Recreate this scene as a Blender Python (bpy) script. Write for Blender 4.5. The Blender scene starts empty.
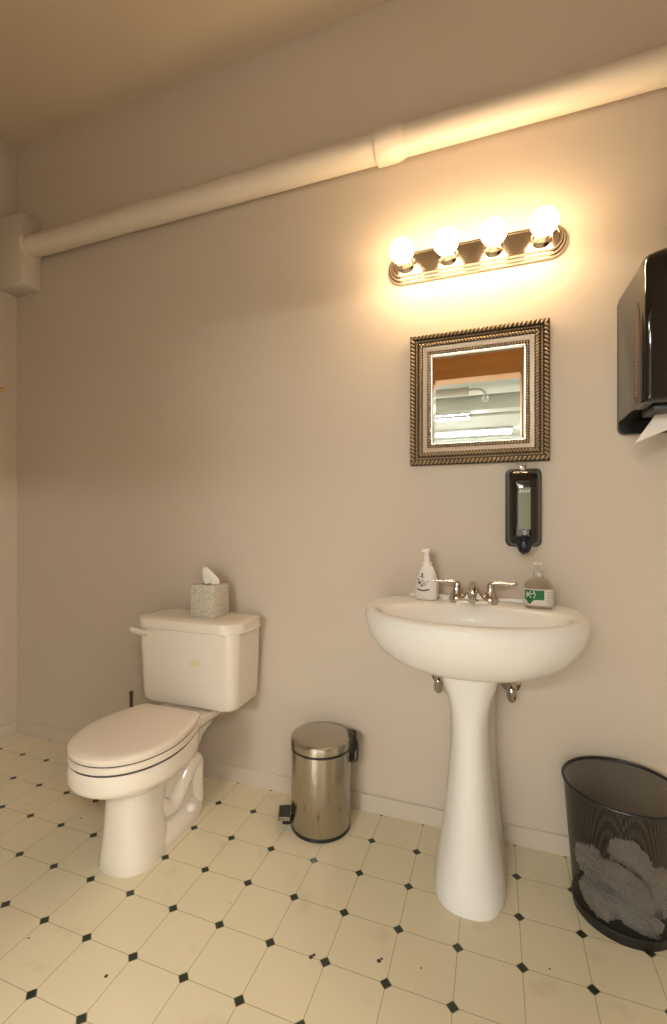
import bpy, bmesh, math, random
from mathutils import Vector, Matrix, noise
PI = math.pi
rnd = random.Random(7)
sc = bpy.context.scene
COL = sc.collection
T = 0.156                     # floor tile pitch

# ------------------------------------------------------------------ materials
def mat(name, col=(.8, .8, .8), rough=.5, metal=0., **kw):
    m = bpy.data.materials.new(name); m.use_nodes = True
    b = m.node_tree.nodes['Principled BSDF']
    b.inputs['Base Color'].default_value = (*col, 1)
    b.inputs['Roughness'].default_value = rough
    b.inputs['Metallic'].default_value = metal
    for k, v in kw.items():
        b.inputs[k].default_value = v
    return m

def nd(m, t, **kw):
    n = m.node_tree.nodes.new(t)
    for k, v in kw.items(): setattr(n, k, v)
    return n
def lk(m, a, b): m.node_tree.links.new(a, b)
def bsdf(m): return m.node_tree.nodes['Principled BSDF']
def math_n(m, op, a, b=None, c=None):
    n = nd(m, 'ShaderNodeMath', operation=op)
    for i, v in enumerate((a, b, c)):
        if v is None: continue
        if isinstance(v, (int, float)): n.inputs[i].default_value = v
        else: lk(m, v, n.inputs[i])
    return n.outputs[0]
def mix_n(m, fac, a, b):
    n = nd(m, 'ShaderNodeMix', data_type='RGBA')
    if isinstance(fac, (int, float)): n.inputs[0].default_value = fac
    else: lk(m, fac, n.inputs[0])
    for v, i in ((a, 6), (b, 7)):
        if isinstance(v, tuple): n.inputs[i].default_value = (*v, 1)
        else: lk(m, v, n.inputs[i])
    return n.outputs[2]
def obj_xyz(m):
    tc = nd(m, 'ShaderNodeTexCoord')
    s = nd(m, 'ShaderNodeSeparateXYZ'); lk(m, tc.outputs['Object'], s.inputs[0])
    return tc.outputs['Object'], s.outputs
def noise_n(m, vec, scale, detail=3.):
    n = nd(m, 'ShaderNodeTexNoise'); lk(m, vec, n.inputs['Vector'])
    n.inputs['Scale'].default_value = scale; n.inputs['Detail'].default_value = detail
    return n.outputs['Fac']
def bump(m, h, strength=.1, dist=.002):
    b = nd(m, 'ShaderNodeBump'); b.inputs['Strength'].default_value = strength
    b.inputs['Distance'].default_value = dist
    lk(m, h, b.inputs['Height']); lk(m, b.outputs[0], bsdf(m).inputs['Normal'])
def mottled(name, c1, c2, scale, rough, bs=.06, bscale=120, **kw):
    m = mat(name, c1, rough, **kw)
    v, _ = obj_xyz(m)
    lk(m, mix_n(m, noise_n(m, v, scale), c1, c2), bsdf(m).inputs['Base Color'])
    if bs: bump(m, noise_n(m, v, bscale), bs, .001)
    return m

M = {}
M['wall'] = mottled('wall_paint', (.570, .488, .402), (.600, .514, .424), 2.0, .5, .05, 180)
M['ceil'] = mottled('ceiling_paint', (.58, .47, .345), (.61, .50, .37), 2.0, .7, .05, 150)
M['base'] = mottled('baseboard_paint', (.60, .52, .425), (.57, .495, .405), 6.0, .35, .02)
M['pipe'] = mottled('pipe_paint', (.68, .60, .50), (.64, .56, .46), 9.0, .35, .04, 90)
M['boxp'] = mottled('enclosure_paint', (.60, .53, .45), (.57, .50, .42), 5.0, .45, .04, 90)
M['porc'] = mat('white_porcelain', (.77, .76, .735), .2)
M['bisc'] = mat('biscuit_porcelain', (.78, .71, .62), .14, **{'Coat Weight': .3})
M['seat'] = mat('toilet_seat_plastic', (.77, .68, .585), .28)
M['chrome'] = mat('chrome', (.60, .57, .53), .10, 1.)
M['chromep'] = mat('polished_nickel', (.78, .70, .60), .14, 1.)
M['black'] = mat('black_plastic', (.012, .011, .010), .3)
M['smoke'] = mat('smoky_black_gloss', (.010, .009, .008), .06, **{'IOR': 1.6})
M['blackw'] = mat('black_wire', (.010, .010, .010), .35)
M['dark'] = mat('slot_shade_dark', (.02, .018, .016), .6)  # near-black for the shade inside the tissue box
M['navy'] = mat('navy_button', (.008, .010, .028), .18)
M['window'] = mat('smoked_window', (.22, .235, .17), .16)
M['white'] = mat('white_plastic', (.80, .78, .76), .3)
M['paper'] = mottled('paper_towel', (.84, .79, .73), (.74, .68, .61), 25, .9, .4, 300)
M['tissue'] = mottled('tissue_paper', (.85, .80, .74), (.80, .74, .68), 30, .9, .2, 200)
M['print'] = mat('grey_print', (.10, .07, .07), .5)
M['pink'] = mat('brown_print', (.20, .11, .10), .5)
M['pale'] = mat('pale_print', (.55, .50, .48), .5)
M['green'] = mat('green_label', (.0, .15, .035), .35)
M['labelw'] = mat('label_white', (.72, .68, .62), .4)
M['greyt'] = mat('label_grey_text', (.35, .33, .31), .5)
M['brown'] = mat('dark_bronze_metal', (.10, .075, .05), .35, .8)
M['strip'] = mat('brown_ribbed_plastic', (.055, .032, .015), .45)
M['gapshade'] = mat('gap_shade_grey', (.06, .055, .05), .6)  # dark grey that paints the shade in the seat gaps
M['brass'] = mat('brass', (.75, .48, .16), .25, 1.)
M['logo'] = mat('white_print', (.75, .74, .70), .5)
M['silver'] = mat('silver_leaf', (.75, .70, .62), .3, 1.)
M['hallw'] = mat('hall_white_paint', (.40, .42, .375), .7)
M['hallf'] = mat('hall_floor', (.45, .42, .38), .5)
M['duct'] = mat('grey_painted_duct', (.24, .25, .215), .5)
M['condt'] = mat('grey_conduit', (.30, .29, .27), .4, .5)
M['housing'] = mat('fixture_housing', (.32, .32, .30), .5)

def emit(name, col, s):
    m = mat(name, (.8, .8, .8), .4)
    bsdf(m).inputs['Emission Color'].default_value = (*col, 1)
    bsdf(m).inputs['Emission Strength'].default_value = s
    return m
M['bulb'] = emit('frosted_bulb_glass', (1., .70, .39), 56.0)
M['tube'] = emit('fluorescent_diffuser', (1., .975, .91), 158.0)

# antique gold
def gold(name, hi, lo, rough):
    m = mat(name, hi, rough, .95)
    v, _ = obj_xyz(m)
    f = noise_n(m, v, 140, 2)
    lk(m, mix_n(m, f, lo, hi), bsdf(m).inputs['Base Color'])
    return m
M['gold'] = gold('antique_gold', (.50, .395, .265), (.27, .20, .125), .36)
M['goldd'] = gold('antique_gold_recess', (.10, .075, .048), (.05, .036, .022), .5)
M['goldf'] = gold('antique_gold_flat', (.46, .38, .30), (.34, .275, .21), .45)

# mirror glass
M['mirror'] = mat('mirror_glass', (.80, .80, .76), .0, 1.)

# brushed steel: brushing runs round the can
def steel():
    m = mat('brushed_steel', (.46, .42, .365), .27, 1.)
    v, s = obj_xyz(m)
    cmb = nd(m, 'ShaderNodeMapping'); lk(m, v, cmb.inputs['Vector'])
    cmb.inputs['Scale'].default_value = (3, 3, 500)
    n = noise_n(m, cmb.outputs[0], 3.0, 2)
    r = math_n(m, 'MULTIPLY_ADD', n, .16, .20)
    r = math_n(m, 'MULTIPLY_ADD', n, .02, .21); lk(m, r, bsdf(m).inputs['Roughness'])
    return m
M['steel'] = steel()

# floor: octagon and dot vinyl
def floor_mat():
    m = mat('octagon_dot_vinyl', (.6, .5, .35), .30)
    v, s = obj_xyz(m)
    def cell(o):
        t = math_n(m, 'DIVIDE', o, T)
        fr = math_n(m, 'FRACT', math_n(m, 'ADD', t, .5))
        return math_n(m, 'ABSOLUTE', math_n(m, 'SUBTRACT', fr, .5))   # 0 on the grid line, .5 in a tile centre
    ax, ay = cell(s[0]), cell(s[1])
    line = math_n(m, 'LESS_THAN', math_n(m, 'MINIMUM', ax, ay), .0065)
    dsum = math_n(m, 'ADD', ax, ay)
    dot = math_n(m, 'LESS_THAN', dsum, .092)
    dote = math_n(m, 'LESS_THAN', dsum, .108)
    n1 = noise_n(m, v, 3.2, 4); n2 = noise_n(m, v, 45, 3)
    base = mix_n(m, n1, (.74, .66, .47), (.67, .59, .41))
    base = mix_n(m, math_n(m, 'MULTIPLY', n2, .3), base, (.73, .65, .465))
    # scuffs
    sc_ = nd(m, 'ShaderNodeValToRGB'); lk(m, noise_n(m, v, 7.5, 6), sc_.inputs[0])
    sc_.color_ramp.elements[0].position = .62; sc_.color_ramp.elements[1].position = .78
    base = mix_n(m, math_n(m, 'MULTIPLY', sc_.outputs[0], .45), base, (.50, .37, .21))
    c = mix_n(m, line, base, (.40, .32, .20))
    c = mix_n(m, dote, c, (.44, .36, .24))
    c = mix_n(m, dot, c, (.022, .030, .016))
    # a few specks of dirt on the vinyl
    for (x, y, r) in SPECKS:
        dx = math_n(m, 'POWER', math_n(m, 'SUBTRACT', s[0], x), 2)
        dy = math_n(m, 'POWER', math_n(m, 'SUBTRACT', s[1], y), 2)
        hit = math_n(m, 'LESS_THAN', math_n(m, 'ADD', dx, dy), r*r)
        c = mix_n(m, hit, c, (.03, .02, .015))
    lk(m, c, bsdf(m).inputs['Base Color'])
    h = math_n(m, 'MAXIMUM', line, dote)
    bump(m, math_n(m, 'SUBTRACT', n2, h), .08, .001)
    return m

# wood
def wood(name):
    m = mat(name, (.4, .17, .05), .35)
    v, s = obj_xyz(m)
    mp = nd(m, 'ShaderNodeMapping'); lk(m, v, mp.inputs['Vector']); mp.inputs['Scale'].default_value = (1.2, 9, 14)
    lk(m, mix_n(m, noise_n(m, mp.outputs[0], 2.0, 5), (.70, .36, .12), (.48, .21, .06)), bsdf(m).inputs['Base Color'])
    return m
M['wood'] = wood('orange_varnished_wood')

# tank with a pale yellow stain on its front
def tank_mat():
    m = mat('biscuit_porcelain_stained', (.78, .71, .62), .14, **{'Coat Weight': .3})
    v, s = obj_xyz(m)
    dx = math_n(m, 'DIVIDE', math_n(m, 'SUBTRACT', s[0], .052), .036)
    dz = math_n(m, 'DIVIDE', math_n(m, 'SUBTRACT', math_n(m, 'ADD', s[2], math_n(m, 'MULTIPLY', s[0], -.25)), .553), .019)
    d = math_n(m, 'ADD', math_n(m, 'POWER', dx, 2), math_n(m, 'POWER', dz, 2))
    k = math_n(m, 'MULTIPLY', math_n(m, 'SUBTRACT', 1.0, math_n(m, 'MINIMUM', d, 1.0)), math_n(m, 'MULTIPLY', noise_n(m, v, 90), 1.1))
    lk(m, mix_n(m, k, (.78, .71, .62), (.72, .60, .22)), bsdf(m).inputs['Base Color'])
    return m
M['tank'] = tank_mat()

# wire mesh of the waste bin: fine diamond holes
def mesh_mat():
    m = bpy.data.materials.new('fine_black_wire_mesh'); m.use_nodes = True
    nt = m.node_tree; b = bsdf(m)
    b.inputs['Base Color'].default_value = (.007, .007, .007, 1); b.inputs['Roughness'].default_value = .4
    v, s = obj_xyz(m)
    ang = math_n(m, 'ARCTAN2', s[1], s[0])
    u = math_n(m, 'MULTIPLY', ang, 230 / (2*PI)); w = math_n(m, 'MULTIPLY', s[2], 260.)
    a = math_n(m, 'ABSOLUTE', math_n(m, 'SUBTRACT', math_n(m, 'FRACT', math_n(m, 'ADD', u, w)), .5))
    c = math_n(m, 'ABSOLUTE', math_n(m, 'SUBTRACT', math_n(m, 'FRACT', math_n(m, 'SUBTRACT', u, w)), .5))
    hole = math_n(m, 'MULTIPLY', math_n(m, 'LESS_THAN', a, .308), math_n(m, 'LESS_THAN', c, .308))
    tr = nd(m, 'ShaderNodeBsdfTransparent'); mx = nd(m, 'ShaderNodeMixShader')
    lk(m, hole, mx.inputs[0]); lk(m, b.outputs[0], mx.inputs[1]); lk(m, tr.outputs[0], mx.inputs[2])
    out = [n for n in nt.nodes if n.type == 'OUTPUT_MATERIAL'][0]
    lk(m, mx.outputs[0], out.inputs['Surface'])
    return m
M['mesh'] = mesh_mat()

# clear plastic and gel
M['clear'] = mat('clear_plastic', (.97, .97, .95), .05, **{'Transmission Weight': 1., 'IOR': 1.09})
M['gel'] = mat('clear_gel', (.90, .92, .90), .0, **{'Transmission Weight': 1., 'IOR': 1.15})
# glittery tissue box
def glitter():
    m = mat('glitter_board', (.5, .45, .38), .45)
    v, _ = obj_xyz(m)
    vo = nd(m, 'ShaderNodeTexVoronoi'); lk(m, v, vo.inputs['Vector']); vo.inputs['Scale'].default_value = 260
    sp = nd(m, 'ShaderNodeSeparateColor'); lk(m, vo.outputs['Color'], sp.inputs[0])
    lk(m, mix_n(m, sp.outputs[0], (.40, .36, .28), (.66, .61, .53)), bsdf(m).inputs['Base Color'])
    bump(m, sp.outputs[1], .5, .002)
    return m
M['glitter'] = glitter()

# ------------------------------------------------------------------ mesh helpers
ORG = {}
def org(o): return ORG.get(o.name, Vector((0, 0, 0)))
def obj(name, bm, m, parent=None, loc=None, smooth=38, kind=None, label=None):
    """one mesh object; bm is in world coordinates, its origin is the parent's base (or loc)"""
    base = org(parent) if parent else Vector(loc or (0, 0, 0))
    bmesh.ops.recalc_face_normals(bm, faces=bm.faces[:])
    bmesh.ops.translate(bm, verts=bm.verts[:], vec=-base)
    me = bpy.data.meshes.new(name); bm.to_mesh(me); bm.free()
    me.materials.append(m)
    if smooth:
        me.shade_smooth(); me.set_sharp_from_angle(angle=math.radians(smooth))
    o = bpy.data.objects.new(name, me); COL.objects.link(o)
    if parent: o.parent = parent
    else: o.location = base
    ORG[o.name] = base
    if kind: o['kind'] = kind
    if label: o['label'] = label
    return o
def tag(o, label, cat, group=None):
    o['label'] = label; o['category'] = cat
    if group: o['group'] = group
    return o
def thing(name, loc, label, cat, group=None):
    o = bpy.data.objects.new(name, None); COL.objects.link(o)
    o.location = loc; o.empty_display_size = .05; ORG[o.name] = Vector(loc)
    return tag(o, label, cat, group)
def struct(name, bm, m, smooth=0):
    return obj(name, bm, m, None, None, smooth, 'structure')
def copy_tree(o, parent=None):
    c = o.copy(); COL.objects.link(c)
    if parent: c.parent = parent
    ORG[c.name] = org(o)
    for ch in list(o.children): copy_tree(ch, c)
    return c

def B(): return bmesh.new()
def box(bm, x0, x1, y0, y1, z0, z1, bev=0., seg=2, rot=0, piv=None):
    g = bmesh.ops.create_cube(bm, size=1.)
    vs = g['verts']
    for v in vs:
        v.co = Vector(((x0+x1)/2+v.co.x*(x1-x0), (y0+y1)/2+v.co.y*(y1-y0), (z0+z1)/2+v.co.z*(z1-z0)))
    if bev:
        es = list({e for v in vs for e in v.link_edges})
        r = bmesh.ops.bevel(bm, geom=es, offset=bev, segments=seg, profile=.5, affect='EDGES')
    if rot:
        vv = vs if not bev else bm.verts[:]
        bmesh.ops.rotate(bm, verts=vv, cent=piv or ((x0+x1)/2, (y0+y1)/2, (z0+z1)/2), matrix=Matrix.Rotation(rot, 3, 'Z'))
    return bm
def loft(bm, rings, cap0=True, cap1=True, closed=True):
    vs = [[bm.verts.new(p) for p in r] for r in rings]
    n = len(vs[0])
    for a, b in zip(vs, vs[1:]):
        for i in range(n if closed else n-1):
            j = (i+1) % n
            bm.faces.new((a[i], a[j], b[j], b[i]))
    if cap0: bm.faces.new(vs[0])
    if cap1: bm.faces.new(vs[-1])
    return bm
def sgnp(v, e): return math.copysign(abs(v)**e, v)
def egg(cx, ym, lb, lf, hw, z, eb=2., ef=2., n=48):
    """outline in plan: widest at ym, lb behind (towards the wall, +y), lf in front"""
    r = []
    for k in range(n):
        t = 2*PI*k/n; c, s = math.cos(t), math.sin(t)
        e = eb if s > 0 else ef
        r.append((cx+hw*sgnp(c, 2/e), ym+(lb if s > 0 else lf)*sgnp(s, 2/e), z))
    return r
def rrect(cx, cy, hx, hy, rad, z, n=8, rads=None):
    """rounded rectangle in plan"""
    r = []
    for q, (sx, sy) in enumerate(((1, 1), (-1, 1), (-1, -1), (1, -1))):
        R = rads[q] if rads else rad
        for k in range(n+1):
            t = PI/2*(q+k/n)
            r.append((cx+sx*(hx-R)+R*math.cos(t), cy+sy*(hy-R)+R*math.sin(t), z))
    return r
def to_wall(r, y):          # plan outline (x, z) stood up on the wall at depth y
    return [(p[0], y, p[1]) for p in r]
def lathe(bm, prof, c, axis='Z', n=32, sx=1., sy=1., cap0=True, cap1=True):
    rings = []
    for r, h in prof:
        ring = []
        for k in range(n):
            t = 2*PI*k/n; a, b = r*math.cos(t)*sx, r*math.sin(t)*sy
            if axis == 'Z': ring.append((c[0]+a, c[1]+b, c[2]+h))
            elif axis == 'Y': ring.append((c[0]+a, c[1]+h, c[2]+b))
            else: ring.append((c[0]+h, c[1]+a, c[2]+b))
        rings.append(ring)
    return loft(bm, rings, cap0, cap1)
def tube(bm, pts, rad, n=12, cap=True):
    pts = [Vector(p) for p in pts]
    rads = rad if isinstance(rad, (list, tuple)) else [rad]*len(pts)
    rings = []; up = None
    for i, p in enumerate(pts):
        d = (pts[min(i+1, len(pts)-1)]-pts[max(i-1, 0)]).normalized()
        if up is None: up = Vector((0, 0, 1)) if abs(d.z) < .9 else Vector((0, 1, 0))
        u = d.cross(up).normalized(); v = u.cross(d).normalized(); up = v
        rings.append([p+rads[i]*(math.cos(2*PI*k/n)*u+math.sin(2*PI*k/n)*v) for k in range(n)])
    return loft(bm, rings, cap, cap)
def smooth_path(pts, k=6):
    """Catmull-Rom through the points (tuples of any length)"""
    out = []; P = [pts[0]]+list(pts)+[pts[-1]]
    for i in range(1, len(P)-2):
        for s in range(k):
            t = s/k
            out.append(tuple(.5*((2*b)+(-a+c)*t+(2*a-5*b+4*c-d)*t*t+(-a+3*b-3*c+d)*t**3) for a, b, c, d in zip(P[i-1], P[i], P[i+1], P[i+2])))
    out.append(tuple(pts[-1])); return out
def ball(bm, c, r, seg=16, rings=10, scale=(1, 1, 1), rot=None):
    g = bmesh.ops.create_uvsphere(bm, u_segments=seg, v_segments=rings, radius=r)
    mtx = Matrix.Translation(c) @ (rot.to_4x4() if rot else Matrix.Identity(4)) @ Matrix.Diagonal((*scale, 1))
    bmesh.ops.transform(bm, matrix=mtx, verts=g['verts']); return bm

# ------------------------------------------------------------------ the room
XL, XR, YB, ZC = -1.345, 2.25, -1.95, 3.09
DX0, DX1, DZ = -.05, 1.68, 2.20      # doorway behind the camera
TH = .12
SPECKS = [(.751, -.574, .0055), (.756, -.566, .0035), (.854, -.556, .0022), (1.156, -.448, .0025), (.585, -.624, .0055), (.590, -.616, .004), (.131, -.842, .0045), (-.145, -.834, .0028), (-.433, -.413, .0032), (.30, -.55, .002)]
M['floor'] = floor_mat()
struct('floor', box(B(), XL-.1, XR+.1, YB-TH, .1, -.1, 0), M['floor'])
struct('ceiling', box(B(), XL-.1, XR+.1, YB-TH, .1, ZC, ZC+.1), M['ceil'])
struct('wall_back', box(B(), XL-.1, XR+.1, 0, .1, 0, ZC), M['wall'])
struct('wall_left', box(B(), XL-.1, XL, YB, 0, 0, ZC), M['wall'])
struct('wall_right', box(B(), XR, XR+.1, YB, 0, 0, ZC), M['wall'])
bm = B()
box(bm, XL-.1, DX0, YB-TH, YB, 0, ZC); box(bm, DX1, XR+.1, YB-TH, YB, 0, ZC); box(bm, DX0, DX1, YB-TH, YB, DZ+.22, ZC)
struct('wall_front', bm, M['wall'])
# baseboards
BH, BT = .066, .009
struct('baseboard_back', box(B(), XL, XR, -BT, 0, 0, BH, .0015, 1), M['base'])
struct('baseboard_left', box(B(), XL, XL+BT, YB, -BT, 0, BH, .0015, 1), M['base'])
struct('baseboard_right', box(B(), XR-BT, XR, YB, -BT, 0, BH, .0015, 1), M['base'])
# wooden lintel and jambs of the doorway, seen in the mirror
struct('trim_1', box(B(), DX0-.1, DX1+.1, YB-TH-.01, YB+.02, DZ, DZ+.235, .006, 2), M['wood'])
struct('trim_2', box(B(), DX0-.1, DX0+.02, YB-TH-.01, YB+.02, 0, DZ, .005, 2), M['wood'])
struct('trim_3', box(B(), DX1-.02, DX1+.1, YB-TH-.01, YB+.02, 0, DZ, .005, 2), M['wood'])

# hall beyond the doorway
HX0, HX1, HY, HZ = -3.0, 4.6, -10.2, 2.85
struct('floor', box(B(), HX0, HX1, HY, YB-TH, -.1, 0), M['hallf'])
struct('ceiling', box(B(), HX0, HX1, HY, YB-TH, HZ, HZ+.1), M['hallw'])
struct('wall_hall_far', box(B(), HX0, HX1, HY-.1, HY, 0, HZ), M['hallw'])
struct('wall_hall_left', box(B(), HX0-.1, HX0, HY, YB-TH, 0, HZ), M['hallw'])
struct('wall_hall_right', box(B(), HX1, HX1+.1, HY, YB-TH, 0, HZ), M['hallw'])
bm = B(); box(bm, HX0, XL-.1, YB-TH, YB-TH+.05, 0, HZ); box(bm, XR+.1, HX1, YB-TH, YB-TH+.05, 0, HZ)
struct('wall_hall_near', bm, M['hallw'])
def fluoro(y, x0, x1, label, group='fluorescent lights in the hall', z=HZ):
    t = thing('fluorescent_or_fill_light', ((x0+x1)/2, y, z), label, 'light', group)
    obj('housing', box(B(), x0, x1, y-.16, y+.16, z-.052, z-.002, .01), M['housing'], t)
    bm = B(); loft(bm, [[(x, y+.13*math.cos(a), z-.051-.05*math.sin(a)) for a in [PI*k/10 for k in range(11)]] for x in (x0+.02, x1-.02)])
    obj('diffuser', bm, M['tube'], t)
    return t
fluoro(-6.0, -1.0, .66, 'lit white fluorescent light ending left of the bent conduit, reflected in the mirror')
fluoro(-7.5, -.4, 1.34, 'lit white fluorescent light lowest in the mirror, far down the hall ceiling')
for y, x0, x1, w in ((-2.8, -1.9, -.8, 'first on the left beyond the doorway'), (-4.1, -2.3, -.9, 'second on the left beyond the doorway'), (-3.4, 2.3, 3.7, 'first on the right beyond the doorway'), (-4.9, 2.5, 4.1, 'second on the right beyond the doorway')):  # unseen lamps added to fill the room and even out its light
    fluoro(y, x0, x1, 'added unseen fill light on the hall ceiling, '+w)
bm = B(); tube(bm, [(HX0, -4.5, HZ-.22), (HX1, -4.5, HZ-.22)], .095, 24)
tag(obj('ceiling_duct', bm, M['duct'], None, (1, -4.5, HZ-.3)), 'fat grey round duct across the hall ceiling, seen in the mirror', 'duct')
bm = B(); tube(bm, [(-1.5, -3.8, HZ-.25), (.75, -3.8, HZ-.25)], .05, 12)
tag(obj('ceiling_pipe', bm, M['condt'], None, (0, -3.8, HZ-.25)), 'dark straight pipe under the hall ceiling, upper left in the mirror', 'pipe')
bm = B(); tube(bm, smooth_path([(.74, -3.8, HZ-.24), (.82, -3.8, HZ-.235), (.89, -3.8, HZ-.25), (.925, -3.8, HZ-.29), (.93, -3.8, HZ-.33)]), .013, 10)
lathe(bm, [(.02, 0), (.04, -.02), (.04, -.06), (.03, -.075)], (.93, -3.8, HZ-.31), 'Z', 16)
tag(obj('ceiling_sprinkler', bm, M['condt'], None, (.8, -3.8, HZ-.3)), 'bent dark conduit with a small drop head, seen in the mirror', 'conduit')
bm = B(); tube(bm, [(HX0, -5.6, HZ-.14), (HX1, -5.6, HZ-.14)], .022, 10)
tag(obj('ceiling_conduit', bm, M['condt'], None, (1, -5.6, HZ-.15)), 'thin dark conduit crossing the hall ceiling below the duct in the mirror', 'conduit')

# ------------------------------------------------------------------ pipe and boxed end
PZ, PY, PR = 2.488, -.064, .050
t = thing('wall_pipe', (.5, -.01, PZ), 'long cream painted pipe running along the top of the back wall', 'pipe')
bm = B(); tube(bm, [(-1.175, PY, PZ), (.63, PY, PZ)], PR, 32); obj('pipe', bm, M['pipe'], t)
bm = B(); tube(bm, [(.70, PY, PZ), (XR, PY, PZ)], PR, 32); obj('pipe', bm, M['pipe'], t)
bm = B(); lathe(bm, [(PR, 0), (.0585, .003), (.0595, .008), (.0595, .078), (.057, .086), (.053, .100), (PR, .106)], (.617, PY, PZ), 'X', 32)
obj('coupling', bm, M['pipe'], t, label='thicker sleeve joint on the pipe')
bm = B(); lathe(bm, [(PR, 0), (.060, 0), (.060, .012), (PR+.002, .016)], (-1.168, PY, PZ), 'X', 32); obj('collar', bm, M['pipe'], t)
bm = B(); box(bm, XL, -1.166, -.107, 0, 2.295, 2.645, .004, 2)
tag(obj('pipe_box', bm, M['boxp'], None, (-1.25, -.05, 2.295)), 'cream painted box in the left corner that the pipe runs into', 'box')

# brass hook on the left wall
t = thing('coat_hook', (XL, -.14, 1.76), 'small brass hook on the left wall, at the edge of the picture', 'hook')
bm = B(); lathe(bm, [(.022, 0), (.020, .006), (.010, .009)], (XL, -.155, 1.765), 'X', 20); obj('rosette', bm, M['brass'], t)
bm = B(); tube(bm, smooth_path([(XL+.006, -.155, 1.765), (XL+.03, -.152, 1.755), (XL+.06, -.14, 1.757), (XL+.072, -.125, 1.772)]), [.006]*18+[.0065], 10)
ball(bm, (XL+.073, -.124, 1.774), .009); obj('arm', bm, M['brass'], t)

# ------------------------------------------------------------------ vanity light
LX, LZ = .953, 2.056
t = thing('vanity_light', (LX, 0, LZ), 'chrome light bar with four lit globe bulbs above the mirror', 'light')
def stadium(inset, y): return to_wall(rrect(LX, LZ, .302-inset, .056-inset*.8, .0545-inset*.8, 0, 12), y)
bm = B(); loft(bm, [stadium(a, y) for a, y in ((0, 0), (0, -.010), (.003, -.014), (.008, -.014), (.009, -.023), (.012, -.027), (.017, -.027), (.018, -.035), (.021, -.039), (.026, -.039), (.028, -.034))], True, False)
obj('backplate', bm, M['chromep'], t)
bm = B(); loft(bm, [stadium(.0275, -.0335), stadium(.0285, -.036)]); obj('mirror_panel', bm, M['chromep'], t)
BULBX = (.724, .873, 1.024, 1.173)
for x in BULBX:
    bm = B(); lathe(bm, [(.034, -.034), (.034, -.038), (.026, -.046), (.0215, -.056), (.0205, -.074), (.019, -.078), (.012, -.078)], (x, 0, LZ), 'Y', 28)
    s = obj('socket', bm, M['chromep'], t)
    bm = B(); R = .041
    prof = [(.012, -.074), (.014, -.085)]
    for k in range(1, 17):
        a = math.radians(28)+(PI-math.radians(28))*k/16
        prof.append((max(R*math.sin(a), .0004), -.128+R*math.cos(a)))
    lathe(bm, prof, (x, 0, LZ), 'Y', 28); obj('bulb', bm, M['bulb'], s)

# ------------------------------------------------------------------ mirror
MX0, MX1, MZ0, MZ1 = .735, 1.200, 1.320, 1.795
t = thing('wall_mirror', ((MX0+MX1)/2, 0, MZ0), 'square mirror in a wide antique gold frame with rope beading, above the sink', 'mirror')
def sq(d, y): return [(MX0+d, y, MZ0+d), (MX1-d, y, MZ0+d), (MX1-d, y, MZ1-d), (MX0+d, y, MZ1-d)]
bm = B(); loft(bm, [sq(d, y) for d, y in ((0, -.002), (0, -.022), (.003, -.026), (.016, -.026), (.018, -.020), (.030, -.020), (.031, -.022), (.045, -.022), (.046, -.018))], True, False)
fr = obj('frame', bm, M['goldd'], t)
bm = B(); loft(bm, [sq(d, y) for d, y in ((.0455, -.019), (.047, -.0215), (.050, -.021), (.058, -.018), (.0605, -.0175), (.062, -.016))], False, False)
obj('flat_band', bm, M['goldf'], t)
bm = B(); loft(bm, [sq(d, y) for d, y in ((.0615, -.014), (.074, -.014), (.0745, -.016))], False, False); obj('inner_band', bm, M['goldd'], t)
bm = B(); loft(bm, [sq(d, y) for d, y in ((.0740, -.013), (.0745, -.016), (.078, -.0155), (.0805, -.010), (.0805, -.006))], False, False)
obj('inner_lip', bm, M['silver'], t, label='thin silver lip next to the glass')
def rope(name, d, y, pitch, rlong, rshort, slant, m):
    bm = B(); x0, x1, z0, z1 = MX0+d, MX1-d, MZ0+d, MZ1-d
    cx, cz = (x0+x1)/2, (z0+z1)/2
    for (ax, az, L, px_, pz_) in ((1, 0, x1-x0, x0, z0), (1, 0, x1-x0, x0, z1), (0, 1, z1-z0, x0, z0), (0, 1, z1-z0, x1, z0)):
        n = max(1, round(L/pitch))
        for k in range(n+ (1 if ax else 0)):
            s = L*k/n
            p = Vector((px_+ax*s, y, pz_+az*s))
            if az and k == 0: continue
            ang = math.atan2(az, ax) + slant
            ball(bm, p, 1., 8, 6, (rlong, rshort, rshort), Matrix.Rotation(-ang, 3, 'Y'))
    return obj(name, bm, m, t)
rope('outer_rope', .009, -.0265, .0140, .0098, .0042, math.radians(55), M['gold'])
rope('fine_beading', .0235, -.021, .0078, .0036, .0028, math.radians(40), M['gold'])
rope('middle_rope', .038, -.0225, .0105, .0078, .0034, math.radians(-48), M['gold'])
rope('inner_rope', .068, -.0150, .0098, .0062, .0036, math.radians(60), M['gold'])
bm = B(); loft(bm, [sq(d, y) for d, y in ((.0785, -.0085), (.090, -.0098))], False, True)
obj('glass', bm, M['mirror'], t, smooth=0)

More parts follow.
